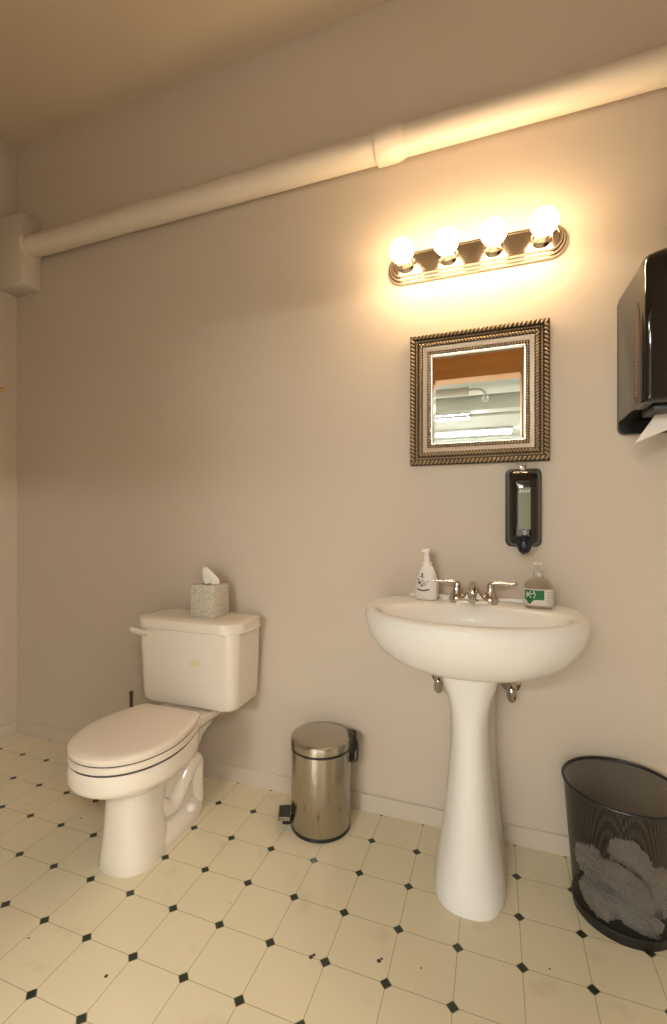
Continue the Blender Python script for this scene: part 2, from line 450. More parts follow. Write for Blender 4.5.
# ------------------------------------------------------------------ soap dispenser on the wall
SX, SZ0, SZ1 = 1.118, 1.030, 1.294
t = thing('soap_dispenser', (SX, 0, SZ0), 'black wall soap dispenser with a pale level window below the mirror', 'dispenser')
def srr(hx, z0, z1, r, y): return to_wall(rrect(SX, (z0+z1)/2, hx, (z1-z0)/2, r, 0, 8), y)
bm = B(); loft(bm, [srr(.0565, SZ0, SZ1, .019, -.001), srr(.0565, SZ0, SZ1, .019, -.024), srr(.0545, SZ0+.002, SZ1-.002, .018, -.026)])
obj('back_plate', bm, M['black'], t)
bm = B(); rings = []
def bow(z, hw, dep, n=28):
    r = [(SX-hw+2*hw*k/n, -.0255-dep*max(0, 1-abs(-1+2*k/n)**3.2)**(1/2.5), z) for k in range(n+1)]
    return r+[(SX+hw, -.0245, z), (SX-hw, -.0245, z)]
Z0, Z1 = SZ0+.006, SZ1-.006
for z, hw, dep in ((Z0, .036, .030), (Z0+.003, .0435, .040), (Z0+.009, .0485, .0475), (Z0+.018, .0510, .0535), (Z0+.034, .0515, .058), (Z0+.050, .0515, .0605), (Z0+.125, .0515, .0615), (Z1-.055, .0515, .0605), (Z1-.030, .0515, .057), (Z1-.016, .0510, .0515), (Z1-.008, .0485, .045), (Z1-.003, .0435, .038), (Z1, .036, .029)):
    rings.append(bow(z, hw, dep))
loft(bm, rings)
obj('cover', bm, M['smoke'], t, smooth=50)
bm = B()
def wavy(u): return -.0255-.0618*max(0, 1-abs(u/.0515)**3.2)**(1/2.5)-.0002
rows = []
for z in (SZ0+.060, SZ0+.196):
    rows.append([(SX+u, wavy(u)-.0012, z) for u in [(-.0195+.039*k/10) for k in range(11)]]+[(SX+u, wavy(u)+.004, z) for u in [(.0195-.039*k/10) for k in range(11)]])
loft(bm, rows); obj('level_window', bm, M['window'], t, label='pale grey-green level window')
bm = B()          # small illegible white lettering and a drop mark
for k, u in enumerate((-.0125, -.0045, .0035, .0115)):
    box(bm, SX+u-.0028, SX+u+.0028, -.0899, -.0868, SZ0+.180, SZ0+.1825)
    tube(bm, [(SX+u-.002, -.0893, SZ0+.181), (SX+u+.0022, -.0893, SZ0+.189)], .0009, 6)
    tube(bm, [(SX+u+.0022, -.0893, SZ0+.189), (SX+u+.0035, -.0893, SZ0+.182)], .0008, 6)
obj('lettering', bm, M['logo'], t)
bm = B(); tube(bm, smooth_path([(SX+.002, -.0875, SZ0+.056), (SX-.003, -.0875, SZ0+.048), (SX+.001, -.0875, SZ0+.042), (SX+.005, -.0875, SZ0+.048), (SX+.002, -.0875, SZ0+.056)]), .0012, 6)
obj('drop_mark', bm, M['logo'], t)
bm = B(); box(bm, SX-.013, SX+.011, -.028, -.004, SZ1-.008, SZ1+.012, .003, 2); box(bm, SX-.004, SX+.004, -.040, -.024, SZ1-.020, SZ1+.004, .002, 2)
obj('lock_tab', bm, M['chrome'], t, label='small silver key tab')
bm = B()
loft(bm, [[(SX+r*math.cos(a), y+ (0 if True else 0), SZ0+.012+zc+rz*math.sin(a)) for a in [2*PI*k/24 for k in range(24)]] for r, rz, zc, y in
          ((.024, .026, 0, -.060), (.0245, .027, 0, -.082), (.022, .025, -.001, -.094), (.014, .016, -.002, -.101), (.004, .004, -.003, -.1035))])
lathe(bm, [(.019, .0), (.016, -.008), (.008, -.015), (.002, -.017)], (SX, -.080, SZ0-.006), 'Z', 20)
obj('push_button', bm, M['navy'], t, label='navy blue push button')

# ------------------------------------------------------------------ paper towel dispenser
t = thing('paper_towel_dispenser', (1.55, 0, 1.395), 'glossy black paper towel dispenser on the wall with a towel hanging out', 'dispenser')
PX0, PX1 = 1.398, 1.715; PD = .285
bm = B(); pc = rrect((PX0+PX1)/2, (1.392+1.83)/2, (PX1-PX0)/2, (1.83-1.392)/2, .022, 0, 6)
loft(bm, [to_wall(pc, -.002), to_wall(pc, -.022)]); obj('back_plate', bm, M['black'], t)
# cover: side profile swept across x with rounded ends
def pprof(x, ins):
    z0, z1 = 1.432, 1.819+.024*(1-abs((x-(PX0+PX1)/2)/((PX1-PX0)/2))**3.)
    f = PD-ins
    pts = [(x, -.020, z0), (x, -.08, z0), (x, -f*.62, z0+.002), (x, -f+.014, z0+.004), (x, -f+.004, z0+.010), (x, -f, z0+.022)]
    for k in range(9):
        a = PI/2*k/8
        pts.append((x, -f+.030-.030*math.cos(a), z1+.006-ins*.8-.030+.030*math.sin(a)))
    pts += [(x, -.10, z1+.003-ins*.3), (x, -.020, z1)]
    return pts
bm = B()
loft(bm, [pprof(PX0, .026), pprof(PX0+.001, .018), pprof(PX0+.0035, .010), pprof(PX0+.007, .0045), pprof(PX0+.011, .0012), pprof(PX0+.015, 0), pprof(PX0+.018, 0), pprof(PX0+.03, 0), pprof(PX0+.05, 0), pprof(PX0+.08, 0), pprof(PX0+.12, 0), pprof(PX1-.12, 0), pprof(PX1-.08, 0), pprof(PX1-.05, 0), pprof(PX1-.03, 0), pprof(PX1-.006, .012), pprof(PX1, .030)], True, True)
cov = obj('cover', bm, M['smoke'], t, smooth=30)
# ribbed side window
bm = B()
prof = [(-.198, 1.452), (-.204, 1.49), (-.207, 1.58), (-.211, 1.66), (-.219, 1.705), (-.228, 1.722), (-.240, 1.705), (-.250, 1.66), (-.256, 1.58), (-.256, 1.452)]
loft(bm, [[(PX0+.004, y, z) for y, z in prof], [(PX0-.0012, y, z) for y, z in prof]])
obj('side_window', bm, M['strip'], t, smooth=0, label='dark ribbed strip on the side')
for k in range(27):
    z = 1.465+k*.0088
    bm = B(); ball(bm, (PX0-.001, -.224-.004*(k/26), z), .0030, 6, 4, (1, 1.9, .8))
    obj('stud', bm, M['goldf'], t)
# underside throat and tear bar
bm = B(); box(bm, PX0+.035, PX1-.035, -.235, -.13, 1.418, 1.434, .004, 2); obj('tear_bar', bm, M['black'], t)
# paper: a corner of towel hangs below the slot
bm = B(); N = 14; rows = []
for j in range(N+1):
    v = j/N; row = []
    for i in range(N+1):
        u = i/N
        x = 1.470+.19*u - .070*v*(1-u)
        z = 1.440 - (.088*(1-u)**1.3+.014)*v
        y = -.165 + .012*math.sin(u*5)*v - .03*v
        row.append((x, y, z))
    rows.append(row)
loft(bm, rows, False, False, closed=False)
tw = obj('paper_towel', bm, M['tissue'], None, (1.55, -.165, 1.38), smooth=60)
tag(tw, 'loose corner of paper towel hanging out of the black dispenser', 'paper towel')
so = tw.modifiers.new('thickness', 'SOLIDIFY'); so.thickness = .0012

# ------------------------------------------------------------------ toilet
TX = -.110
t = thing('toilet', (TX, -.35, 0), 'biscuit coloured two-piece toilet with its lid closed, against the back wall', 'toilet')
ORG_T = org(t)
bm = B()
# rim band and bowl
def be(z, yf, yb, hw, ym=None, ef=2.15, eb=2.3):
    hw -= .005*hw/.18; z -= .006; yb -= .02
    ym = ym if ym is not None else (yf*.52+yb*.48)
    return egg(TX+.006, ym, yb-ym, ym-yf, hw, z, eb, ef, 56)
loft(bm, [be(.236, -.535, -.27, .070), be(.250, -.575, -.255, .098), be(.270, -.625, -.245, .128), be(.290, -.660, -.24, .150), be(.304, -.682, -.238, .164), be(.312, -.694, -.237, .173),
          be(.317, -.699, -.236, .178), be(.330, -.702, -.236, .180), be(.372, -.702, -.236, .180), be(.3800, -.699, -.237, .177)])
# front column of the foot
def fe(z, yf, yb, hw): return egg(TX, (yf+yb)/2, (yb-yf)/2, (yb-yf)/2, hw, z, 3.0, 2.5, 48)
loft(bm, [fe(0, -.592, -.39, .097), fe(.004, -.594, -.39, .0985), fe(.05, -.587, -.395, .092), fe(.10, -.580, -.40, .086), fe(.15, -.577, -.40, .082), fe(.20, -.574, -.39, .081), fe(.238, -.575, -.36, .083), fe(.26, -.58, -.34, .09), fe(.29, -.57, -.33, .09)])
# long foot flange to the wall side
loft(bm, [egg(TX, -.37, .20, .21, .094, 0, 3.0, 3.0), egg(TX, -.37, .202, .212, .0955, .004, 3.0, 3.0), egg(TX, -.37, .198, .21, .092, .035, 3.0, 3.0), egg(TX, -.36, .18, .20, .078, .055, 3.0, 3.0), egg(TX, -.35, .16, .19, .060, .070, 3.0, 3.0)])
# rear trapway block up to the deck
loft(bm, [egg(TX, -.30, .115, .16, .062, .03, 3, 3), egg(TX, -.30, .105, .16, .056, .14, 3, 3), egg(TX, -.29, .105, .16, .058, .22, 3, 3), egg(TX, -.27, .12, .15, .070, .28, 3, 3), egg(TX, -.24, .16, .15, .098, .345, 4, 3)])
# trapway bulge on both sides
for s in (-1, 1):
    pth = smooth_path([(TX+s*.046, -.46, .20), (TX+s*.050, -.42, .13), (TX+s*.052, -.37, .105), (TX+s*.052, -.31, .150), (TX+s*.052, -.262, .205), (TX+s*.050, -.225, .190), (TX+s*.050, -.222, .13), (TX+s*.052, -.215, .04)])
    n = len(pth); tube(bm, pth, [.026+.008*math.sin(PI*i/(n-1)) for i in range(n)], 16)
# deck under the tank
loft(bm, [rrect(TX, -.21, .075, .135, .03, .315), rrect(TX, -.20, .104, .157, .03, .345), rrect(TX, -.20, .119, .163, .025, .360), rrect(TX, -.20, .119, .163, .025, .376), rrect(TX, -.20, .115, .160, .025, .383)])
obj('bowl', bm, M['bisc'], t, smooth=45)
for s in (-1, 1):
    bm = B(); lathe(bm, [(.017, 0), (.016, .009), (.011, .016), (.004, .019)], (TX+s*.080, -.29, .050), 'Z', 20)
    obj('bolt_cap', bm, M['white'], t)
# seat and lid: rounded front, sides drawn in to a straight back edge
def seatp(z, g):
    TX = -.098; yb, ym, yf, hw, wb = -.312-g, -.50, -.704+g, .175-g, .127-g
    r = []
    for k in range(41):
        a = -PI*k/40
        r.append((TX+hw*sgnp(math.cos(a), 2/2.1), ym+(ym-yf)*sgnp(math.sin(a), 2/2.1), z))
    side = [(hw+(wb-hw)*(1-math.cos(PI/2*q)), ym+(yb-ym)*q) for q in (.2, .4, .6, .8, .93)]
    cor = [(wb-.001, yb-.006), (wb-.004, yb-.0015), (wb-.010, yb)]
    for w, y in side+cor: r.append((TX-w, y, z))
    for w, y in reversed(side+cor): r.append((TX+w, y, z))
    return r
bm = B(); loft(bm, [seatp(.3790, .003), seatp(.3815, 0), seatp(.3985, 0), seatp(.4005, .003)])
obj('seat', bm, M['seat'], t)
bm = B(); loft(bm, [seatp(.4000, .0035), seatp(.4085, .0035)]); obj('seat_gap_shade', bm, M['gapshade'], t, label='painted dark shade line in the gap between seat and lid')  # dark filler stands in for the shade of the open gap
bm = B(); loft(bm, [seatp(.3730, .0035), seatp(.3795, .0035)]); obj('seat_gap_shade', bm, M['gapshade'], t, label='painted dark shade line in the gap between bowl and seat')  # same painted gap shade, under the seat
bm = B(); loft(bm, [seatp(.4045, .002), seatp(.4075, 0), seatp(.4215, 0), seatp(.4265, .006), seatp(.4290, .020), seatp(.4302, .050)])
obj('lid', bm, M['seat'], t)
for sx in (-1, 1):
    bm = B(); box(bm, TX+sx*.075-.022, TX+sx*.075+.022, -.330, -.295, .385, .412, .005, 2); obj('hinge', bm, M['seat'], t)
# tank
def tk(z, hx, y0, y1, rf, rb=.02): return rrect(TX-.004, (y0+y1)/2, hx, (y1-y0)/2, 0, z, 8, (rb, rb, rf, rf))
bm = B(); loft(bm, [tk(.386, .200, -.200, -.030, .04), tk(.390, .212, -.213, -.026, .045), tk(.402, .220, -.220, -.024, .045), tk(.44, .2225, -.222, -.022, .045), tk(.60, .229, -.227, -.022, .045), tk(.688, .232, -.230, -.022, .045)])
tank = obj('tank', bm, M['tank'], t)
bm = B(); loft(bm, [tk(.686, .243, -.234, -.02, .085, .05), tk(.690, .250, -.243, -.016, .085, .05), tk(.696, .2435, -.2455, -.015, .085, .05), tk(.716, .2435, -.2455, -.015, .085, .05), tk(.725, .248, -.241, -.018, .085, .05), tk(.7295, .238, -.230, -.026, .085, .05), tk(.731, .20, -.20, -.05, .07, .04)])
obj('tank_lid', bm, M['bisc'], t)
bm = B(); lathe(bm, [(.016, 0), (.016, -.008), (.012, -.014)], (TX-.180, -.2275, .670), 'Y', 20)
loft(bm, [[(x, -.240+dy*w, z+dz*h) for dy, dz in ((-.6, -1), (.6, -1), (1, 0), (.6, 1), (-.6, 1), (-1, 0))] for x, z, w, h in ((TX-.165, .670, .007, .009), (TX-.19, .670, .008, .0125), (TX-.22, .673, .008, .012), (TX-.242, .677, .007, .010), (TX-.252, .678, .004, .006))])
obj('flush_lever', bm, M['seat'], t)

# toilet brush behind the toilet
t = thing('toilet_brush', (-.475, -.115, 0), 'toilet brush with a dark metal handle standing behind the toilet', 'toilet brush')
bm = B(); lathe(bm, [(.042, 0), (.044, .004), (.044, .10), (.042, .102), (.040, .102), (.040, .006)], (-.475, -.115, 0), 'Z', 28); obj('holder', bm, M['brown'], t)
bm = B(); tube(bm, [(-.475, -.115, .06), (-.475, -.115, .36)], .0075, 12); lathe(bm, [(.0075, 0), (.009, .003), (.009, .012), (.006, .016)], (-.475, -.115, .352), 'Z', 16); obj('handle', bm, M['brown'], t)
bm = B(); lathe(bm, [(.012, 0), (.030, .008), (.032, .05), (.020, .066), (.008, .07)], (-.475, -.115, .012), 'Z', 24); obj('bristle_head', bm, M['white'], t)

# tissue box on the tank
TBZ = .7312
t = thing('tissue_box', (-.075, -.125, TBZ), 'cube tissue box in glittery beige on the toilet tank', 'tissue box')
bx, by, bw, bd, bh = -.066, -.118, .116, .100, .128; ra = math.radians(-4)
bm = B(); box(bm, bx-bw/2, bx+bw/2, by-bd/2, by+bd/2, TBZ, TBZ+bh, .003, 2, ra, (bx, by, 0)); obj('carton', bm, M['glitter'], t)
bm = B(); loft(bm, [egg(bx, by, .026, .026, .036, TBZ+bh-.0005), egg(bx, by, .026, .026, .036, TBZ+bh+.0008)]); obj('opening_shade', bm, M['dark'], t)  # solid dark disc, paints the shade inside the box
bm = B(); rings = []
for z, w, d, ox, oy in ((.0, .030, .014, .006, 0), (.016, .031, .012, .005, 0), (.030, .028, .011, .000, 0), (.044, .021, .010, -.009, .001), (.057, .013, .008, -.019, .0), (.066, .006, .004, -.024, 0)):
    r = []
    for k in range(28):
        a = 2*PI*k/28; wob = 1+.22*math.sin(5*a+z*60)+.08*math.sin(9*a)
        r.append((bx+ox+w*math.cos(a)*wob, by+oy+d*math.sin(a)*wob, TBZ+bh+z+.003*math.sin(3*a)))
    rings.append(r)
loft(bm, rings)
tag(obj('tissue', bm, M['tissue'], None, (bx, by, TBZ+bh)), 'white tissue sticking up out of the tissue box', 'tissue')

# ------------------------------------------------------------------ step bin
CX, CY = .424, -.130
t = thing('pedal_bin', (CX, CY, 0), 'small brushed steel pedal bin with a domed lid, beside the toilet', 'waste bin')
bm = B(); lathe(bm, [(.1075, 0), (.1105, .002), (.1105, .012), (.1095, .015)], (CX, CY, 0), 'Z', 56); obj('base_ring', bm, M['black'], t)
bm = B(); lathe(bm, [(.1085, .012), (.1095, .014), (.1095, 0.293), (.1085, 0.302)], (CX, CY, 0), 'Z', 64); obj('body', bm, M['steel'], t)
bm = B(); lathe(bm, [(.1075, .288), (.1100, .2885), (.1100, .2985), (.1075, .299)], (CX, CY, 0), 'Z', 56); obj('gasket', bm, M['black'], t)
bm = B(); lathe(bm, [(.1095, .2975), (.1115, .2985), (.1115, .320), (.1095, .326), (.103, .330), (.083, .334), (.05, .3375), (.02, .339), (.001, .3395)], (CX, CY, 0), 'Z', 64); obj('lid', bm, M['steel'], t)
ha = math.radians(22)        # hinge and handle, to the back right
def rotp(bm, a, c): bmesh.ops.rotate(bm, verts=bm.verts[:], cent=c, matrix=Matrix.Rotation(a, 3, 'Z'))
bm = B(); box(bm, CX+.098, CX+.122, CY-.030, CY+.030, 0.266, 0.333, .006, 2); loft(bm, [[(CX+x, CY+y, z) for y in (-.020, .020) for x in ((.100, .124) if y < 0 else (.124, .100))] for z, in ((0.235,), (0.264,))])
rotp(bm, ha, (CX, CY, 0)); obj('hinge', bm, M['black'], t)
bm = B(); tube(bm, smooth_path([(CX+.118, CY-.034, 0.326), (CX+.130, CY-.034, 0.316), (CX+.132, CY-.034, 0.275), (CX+.128, CY-.034, 0.248), (CX+.108, CY-.034, 0.243)]), .004, 8)
rotp(bm, ha, (CX, CY, 0)); obj('carry_handle', bm, M['black'], t)
bm = B(); tube(bm, smooth_path([(CX+.118, CY+.034, 0.326), (CX+.130, CY+.034, 0.316), (CX+.132, CY+.034, 0.275), (CX+.128, CY+.034, 0.248), (CX+.108, CY+.034, 0.243)]), .004, 8)
rotp(bm, ha, (CX, CY, 0)); obj('carry_handle', bm, M['black'], t)
pa = math.radians(22+180)
bm = B(); box(bm, CX+.100, CX+.142, CY-.012, CY+.012, .004, .026, .003, 1)
loft(bm, [[(CX+x, CY+y, z0+(.004 if k else 0)) for x, y in ((.112, -.034), (.152, -.034), (.152, .034), (.112, .034))] for k, z0 in ((0, .036), (1, .044))])
box(bm, CX+.126, CX+.134, CY-.010, CY+.010, .02, .038)
rotp(bm, pa, (CX, CY, 0)); pd = obj('pedal', bm, M['black'], t)
bm = B(); box(bm, CX+.1515, CX+.157, CY-.035, CY+.035, .0335, .0485, .002, 1); box(bm, CX+.112, CX+.152, -.0365+CY, -.0335+CY, .0335, .048, .001, 1); box(bm, CX+.112, CX+.152, CY+.0335, CY+.0365, .0335, .048, .001, 1)
rotp(bm, pa, (CX, CY, 0)); obj('pedal_rim', bm, M['steel'], pd)

# ------------------------------------------------------------------ pedestal sink
KX = .954
t = thing('pedestal_sink', (KX, -.2, 0), 'white porcelain pedestal sink with an oval basin and chrome faucet', 'sink')
bm = B(); rings = []
# z, half width front, front y, half width at the wall, exponent
prof = [(0, .1055, -.368, .103, 2.6), (.004, .107, -.371, .105, 2.6), (.03, .1045, -.366, .1015, 2.5), (.08, .097, -.350, .095, 2.35), (.16, .083, -.330, .089, 2.2), (.24, .0735, -.312, .083, 2.2), (.32, .0645, -.298, .079, 2.25), (.40, .0575, -.289, .0765, 2.3), (.46, .0555, -.286, .076, 2.35), (.52, .0580, -.287, .077, 2.5), (.57, .0665, -.292, .079, 2.7), (.615, .082, -.303, .086, 2.8), (.680, .092, -.31, .088, 2.8)]
prof = smooth_path(prof, 3)
for z, hw, yf, wb, e in prof:
    ys = -.195; r = []
    for k in range(33):
        a = PI+PI*k/32
        r.append((KX+hw*sgnp(math.cos(a), 2/e), ys+(ys-yf)*sgnp(math.sin(a), 2/e), z))
    for k, q in enumerate((.2, .5, .8, 1.)):
        s_ = hw+(wb-hw)*q**1.6
        r.append((KX+s_, ys+(-.0105-ys)*q, z))
    for q in (1., .8, .5, .2):
        s_ = hw+(wb-hw)*q**1.6
        r.append((KX-s_, ys+(-.0105-ys)*q, z))
    rings.append(r)
loft(bm, rings); obj('pedestal', bm, M['porc'], t)
# basin: outer shell up to the rolled rim, then the inner bowl
def bs(z, hw, yf, yb, eb=3.2, ef=2.0, ym=None):
    ym = ym if ym is not None else -.20
    return egg(KX, ym, yb-ym, ym-yf, hw, z, eb, ef, 72)
outer = [(.662, .080, -.300, -.04, 3, 2.3), (.666, .135, -.345, -.03, 3, 2.2), (.674, .195, -.385, -.02, 3, 2.1), (.687, .240, -.418, -.012, 3, 2.05), (.707, .276, -.443, -.006, 3.2, 2), (.732, .300, -.462, -.003, 3.4, 2), (.760, .318, -.476, -.002, 3.6, 2), (.785, .328, -.483, -.002, 3.8, 2), (.803, .332, -.487, -.002, 3.8, 2), (.818, .333, -.488, -.002, 3.8, 2), (.831, .330, -.485, -.002, 3.8, 2), (.839, .322, -.477, -.003, 3.8, 2), (.842, .310, -.464, -.006, 3.6, 2)]
rings = [bs(z, hw, yf, yb, eb, ef) for z, hw, yf, yb, eb, ef in smooth_path(outer, 3)]
inner = [(.8395, .292, -.444, -.135, 2.6, 2, -.24), (.834, .278, -.430, -.142, 2.5, 2, -.245), (.820, .268, -.421, -.148, 2.4, 2, -.25), (.795, .245, -.404, -.155, 2.3, 2, -.26), (.762, .215, -.384, -.165, 2.2, 2, -.265), (.735, .165, -.356, -.185, 2, 2, -.27), (.720, .10, -.325, -.215, 2, 2, -.27), (.714, .03, -.285, -.255, 2, 2, -.27)]
rings += [bs(z, hw, yf, yb, eb, ef, ym) for z, hw, yf, yb, eb, ef, ym in inner]
loft(bm := B(), rings); obj('basin', bm, M['porc'], t, smooth=60)
# low back ledge against the wall
bm = B(); loft(bm, [rrect(KX, -.018, .225, .0155, .012, .839, 5), rrect(KX, -.018, .220, .0145, .012, .848, 5), rrect(KX, -.017, .212, .0115, .010, .8515, 5)]); obj('back_ledge', bm, M['porc'], t)
bm = B(); lathe(bm, [(.022, 0), (.022, .004), (.016, .006), (.016, .003), (.002, .003)], (KX, -.27, .7135), 'Z', 24); obj('drain', bm, M['chrome'], t)
# faucet
FY, FZ, FX = -.088, .8415, .960
bm = B(); loft(bm, [rrect(FX, FY, .078, .026, .0255, FZ-.004, 8), rrect(FX, FY, .077, .025, .0245, FZ+.008, 8), rrect(FX, FY, .070, .019, .0185, FZ+.014, 8)])
fc = obj('faucet', bm, M['chrome'], t, label='chrome two-handle faucet')
bm = B(); pth = smooth_path([(FX, FY+.004, FZ+.008), (FX, FY+.004, FZ+.040), (FX, FY-.012, FZ+.058), (FX, FY-.045, FZ+.058), (FX, FY-.085, FZ+.042), (FX, FY-.105, FZ+.026)])
n = len(pth); tube(bm, pth, [.020-.008*i/(n-1) for i in range(n)], 18)
lathe(bm, [(.011, 0), (.011, -.010), (.009, -.012)], (FX, FY-.104, FZ+.027), 'Z', 16)
loft(bm, [rrect(FX, FY, .050, .018, .016, FZ+.010, 6), rrect(FX, FY, .040, .017, .015, FZ+.020, 6), rrect(FX, FY, .026, .016, .014, FZ+.034, 6)])
obj('spout', bm, M['chrome'], fc)
for s in (-1, 1):
    hx = FX+s*.054
    bm = B(); lathe(bm, [(.026, .004), (.0265, .014), (.023, .021), (.018, .032), (.0140, .046), (.0125, .056), (.0120, .064), (.007, .070)], (hx, FY, FZ), 'Z', 24)
    pth = smooth_path([(hx, FY, FZ+.060), (hx+s*.012, FY, FZ+.068), (hx+s*.035, FY-.002, FZ+.069), (hx+s*.062, FY-.004, FZ+.067), (hx+s*.076, FY-.005, FZ+.070)])
    n = len(pth); tube(bm, pth, [.0085-.0035*math.sin(PI*min(1, i/(n-1)*1.1)*.5) for i in range(n)], 12)
    ball(bm, (hx+s*.077, FY-.005, FZ+.0705), .0068, 12, 8)
    obj('handle', bm, M['chrome'], fc)

# shut-off valves below the basin
def valve(x, label):
    v = thing('shutoff_valve', (x, 0, .556), label, 'valve', 'shut-off valves under the sink')
    bm = B(); lathe(bm, [(.033, -.001), (.032, -.004), (.022, -.010), (.012, -.012)], (x, 0, .556), 'Y', 28); obj('escutcheon', bm, M['chrome'], v)
    bm = B(); tube(bm, [(x, -.008, .556), (x, -.062, .556)], .0085, 14)
    lathe(bm, [(.015, 0), (.017, .004), (.017, .032), (.012, .038), (.009, .048)], (x, -.050, .536), 'Z', 16)
    tube(bm, smooth_path([(x, -.050, .578), (x+(KX-x)*.05, -.058, .60), (x+(KX-x)*.1, -.065, .63)]), .005, 8)
    obj('valve_body', bm, M['chrome'], v)
    bm = B(); lathe(bm, [(.006, 0), (.006, -.012), (.016, -.014), (.018, -.020), (.014, -.028), (.006, -.030)], (0, 0, 0), 'Y', 20, .9, 1.7)
    bmesh.ops.rotate(bm, verts=bm.verts[:], cent=(0, 0, 0), matrix=Matrix.Rotation(.5, 3, 'X')); bmesh.ops.translate(bm, verts=bm.verts[:], vec=(x, -.062, .548))
    obj('knob', bm, M['chrome'], v); return v
valve(.842, 'chrome shut-off valve left of the sink pedestal, half hidden by the basin')
valve(1.080, 'chrome shut-off valve with a round wall plate right of the sink pedestal')

# ------------------------------------------------------------------ bottles on the sink
# white foaming soap bottle
ax, ay, az = .803, -.080, .8425
t = thing('soap_bottle', (ax, ay, az), 'white foaming soap pump bottle on the left of the sink', 'bottle')
bm = B()
body = [(0, .034, .021), (.003, .038, .0245), (.02, .040, .026), (.045, .040, .026), (.07, .037, .025), (.09, .032, .023), (.105, .0265, .0215), (.114, .022, .0195), (.117, .017, .0165)]
loft(bm, [egg(ax, ay, d, d, w, az+h, 2.3, 2.3, 40) for h, w, d in smooth_path(body, 3)]); obj('body', bm, M['white'], t)
bm = B(); lathe(bm, [(.0175, .112), (.0185, .114), (.0185, .128), (.0165, .131), (.0115, .133), (.0115, .150), (.0095, .152), (.0095, .166)], (ax, ay, az), 'Z', 28)
loft(bm, [rrect(ax-.003, ay-.004, .014, .011, .009, az+.164, 5), rrect(ax-.003, ay-.004, .0155, .012, .010, az+.170, 5), rrect(ax-.001, ay-.002, .012, .010, .009, az+.177, 5)])
obj('pump', bm, M['white'], t)
def front(u, h, off=.0008):      # point on the bottle's front at sideways u, height h
    for (h0, w0, d0), (h1, w1, d1) in zip(body, body[1:]):
        if h0 <= h <= h1:
            f = (h-h0)/(h1-h0); w, d = w0+(w1-w0)*f, d0+(d1-d0)*f; break
    return (ax+u, ay-d*max(0, 1-abs(u/w)**2.3)**(1/2.3)-off, az+h)
def blot(bm, u, h, ru, rh, n=14):
    c = bm.verts.new(front(u, h, .0012)); vs = [bm.verts.new(front(u+ru*math.cos(2*PI*k/n), h+rh*math.sin(2*PI*k/n), .0009)) for k in range(n)]
    for k in range(n): bm.faces.new((c, vs[k], vs[(k+1) % n]))
bm = B(); blot(bm, -.012, .090, .0035, .003); blot(bm, -.012, .0865, .003, .003); blot(bm, -.015, .080, .006, .0015); blot(bm, -.009, .079, .005, .0012); blot(bm, -.012, .083, .002, .004)
obj('emblem', bm, M['print'], t)
bm = B()
for k in range(9):
    u = -.030+k*.0045; blot(bm, u+.003, .037-.004*math.sin(PI*k/8), .004, .0028)
obj('lettering', bm, M['print'], t)
bm = B(); blot(bm, -.022, .060, .006, .006); blot(bm, -.026, .070, .0035, .003); blot(bm, -.014, .050, .004, .004); obj('flower_print', bm, M['pink'], t)
bm = B(); blot(bm, -.006, .056, .009, .008); blot(bm, .006, .064, .004, .004); blot(bm, -.012, .068, .006, .004); obj('flower_print', bm, M['pale'], t)

# clear hand sanitizer bottle
gx, gy, gz = 1.158, -.118, .8425
t = thing('sanitizer_bottle', (gx, gy, gz), 'clear hand sanitizer bottle with a green and white label on the right of the sink', 'bottle')
def gbody(k): return [(0, .036*k, .024*k), (.003, .0405*k, .0275*k), (.03, .0425*k, .029*k), (.06, .0425*k, .029*k), (.074, .039*k, .027*k), (.085, .030*k, .0235*k), (.092, .020*k, .018*k), (.096, .0135*k, .0135*k), (.104, .013*k, .013*k)]
bm = B(); loft(bm, [egg(gx, gy, d, d, w, gz+h, 2.4, 2.4, 40) for h, w, d in smooth_path(gbody(1), 3)]); obj('body', bm, M['clear'], t)
bm = B(); lathe(bm, [(.0145, .098), (.0150, .100), (.0150, .114), (.012, .117), (.006, .118), (.0055, .130), (.0055, .133)], (gx, gy, gz), 'Z', 24)
loft(bm, [rrect(gx-.004, gy-.006, .016, .0085, .007, gz+.131, 5), rrect(gx-.004, gy-.006, .0165, .009, .0075, gz+.136, 5), rrect(gx-.002, gy-.004, .013, .008, .007, gz+.142, 5)])
pm = mat('frosted_pump_plastic', (.78, .75, .68), .25, **{'Transmission Weight': .55, 'IOR': 1.2}); obj('pump', bm, pm, t)
def gpt(a, h, off):              # label wraps round the front
    k = 1.0
    w, d = .0425+off, .029+off
    return (gx+w*sgnp(math.sin(a), 2/2.4), gy-d*sgnp(math.cos(a), 2/2.4), gz+h)
def wrap(bm, a0, a1, h0, h1, off=.0006, n=14):
    lo = [bm.verts.new(gpt(a0+(a1-a0)*k/n, h0 if not callable(h0) else h0(k/n), off)) for k in range(n+1)]
    hi = [bm.verts.new(gpt(a0+(a1-a0)*k/n, h1, off)) for k in range(n+1)]
    for k in range(n): bm.faces.new((lo[k], lo[k+1], hi[k+1], hi[k]))
bm = B(); wrap(bm, -1.50, 1.42, .010, .061, .0005, 24); lb = obj('label', bm, M['labelw'], t)
bm = B(); wrap(bm, -1.25, .25, lambda q: .028-.014*math.exp(-((q-.40)/.16)**2) if q < .75 else .028, .058, .0009, 24); obj('green_panel', bm, M['green'], lb, label='green panel of the label')
bm = B()                         # white leafy cross on the green
for a0, h0, a1, h1 in ((-.95, .034, -.55, .054), (-.95, .052, -.50, .034), (-.60, .044, -.30, .049), (-1.05, .043, -.75, .044)):
    pts = [gpt(a0+(a1-a0)*k/5, h0+(h1-h0)*k/5, .0012) for k in range(6)]
    tube(bm, pts, .0015, 6)
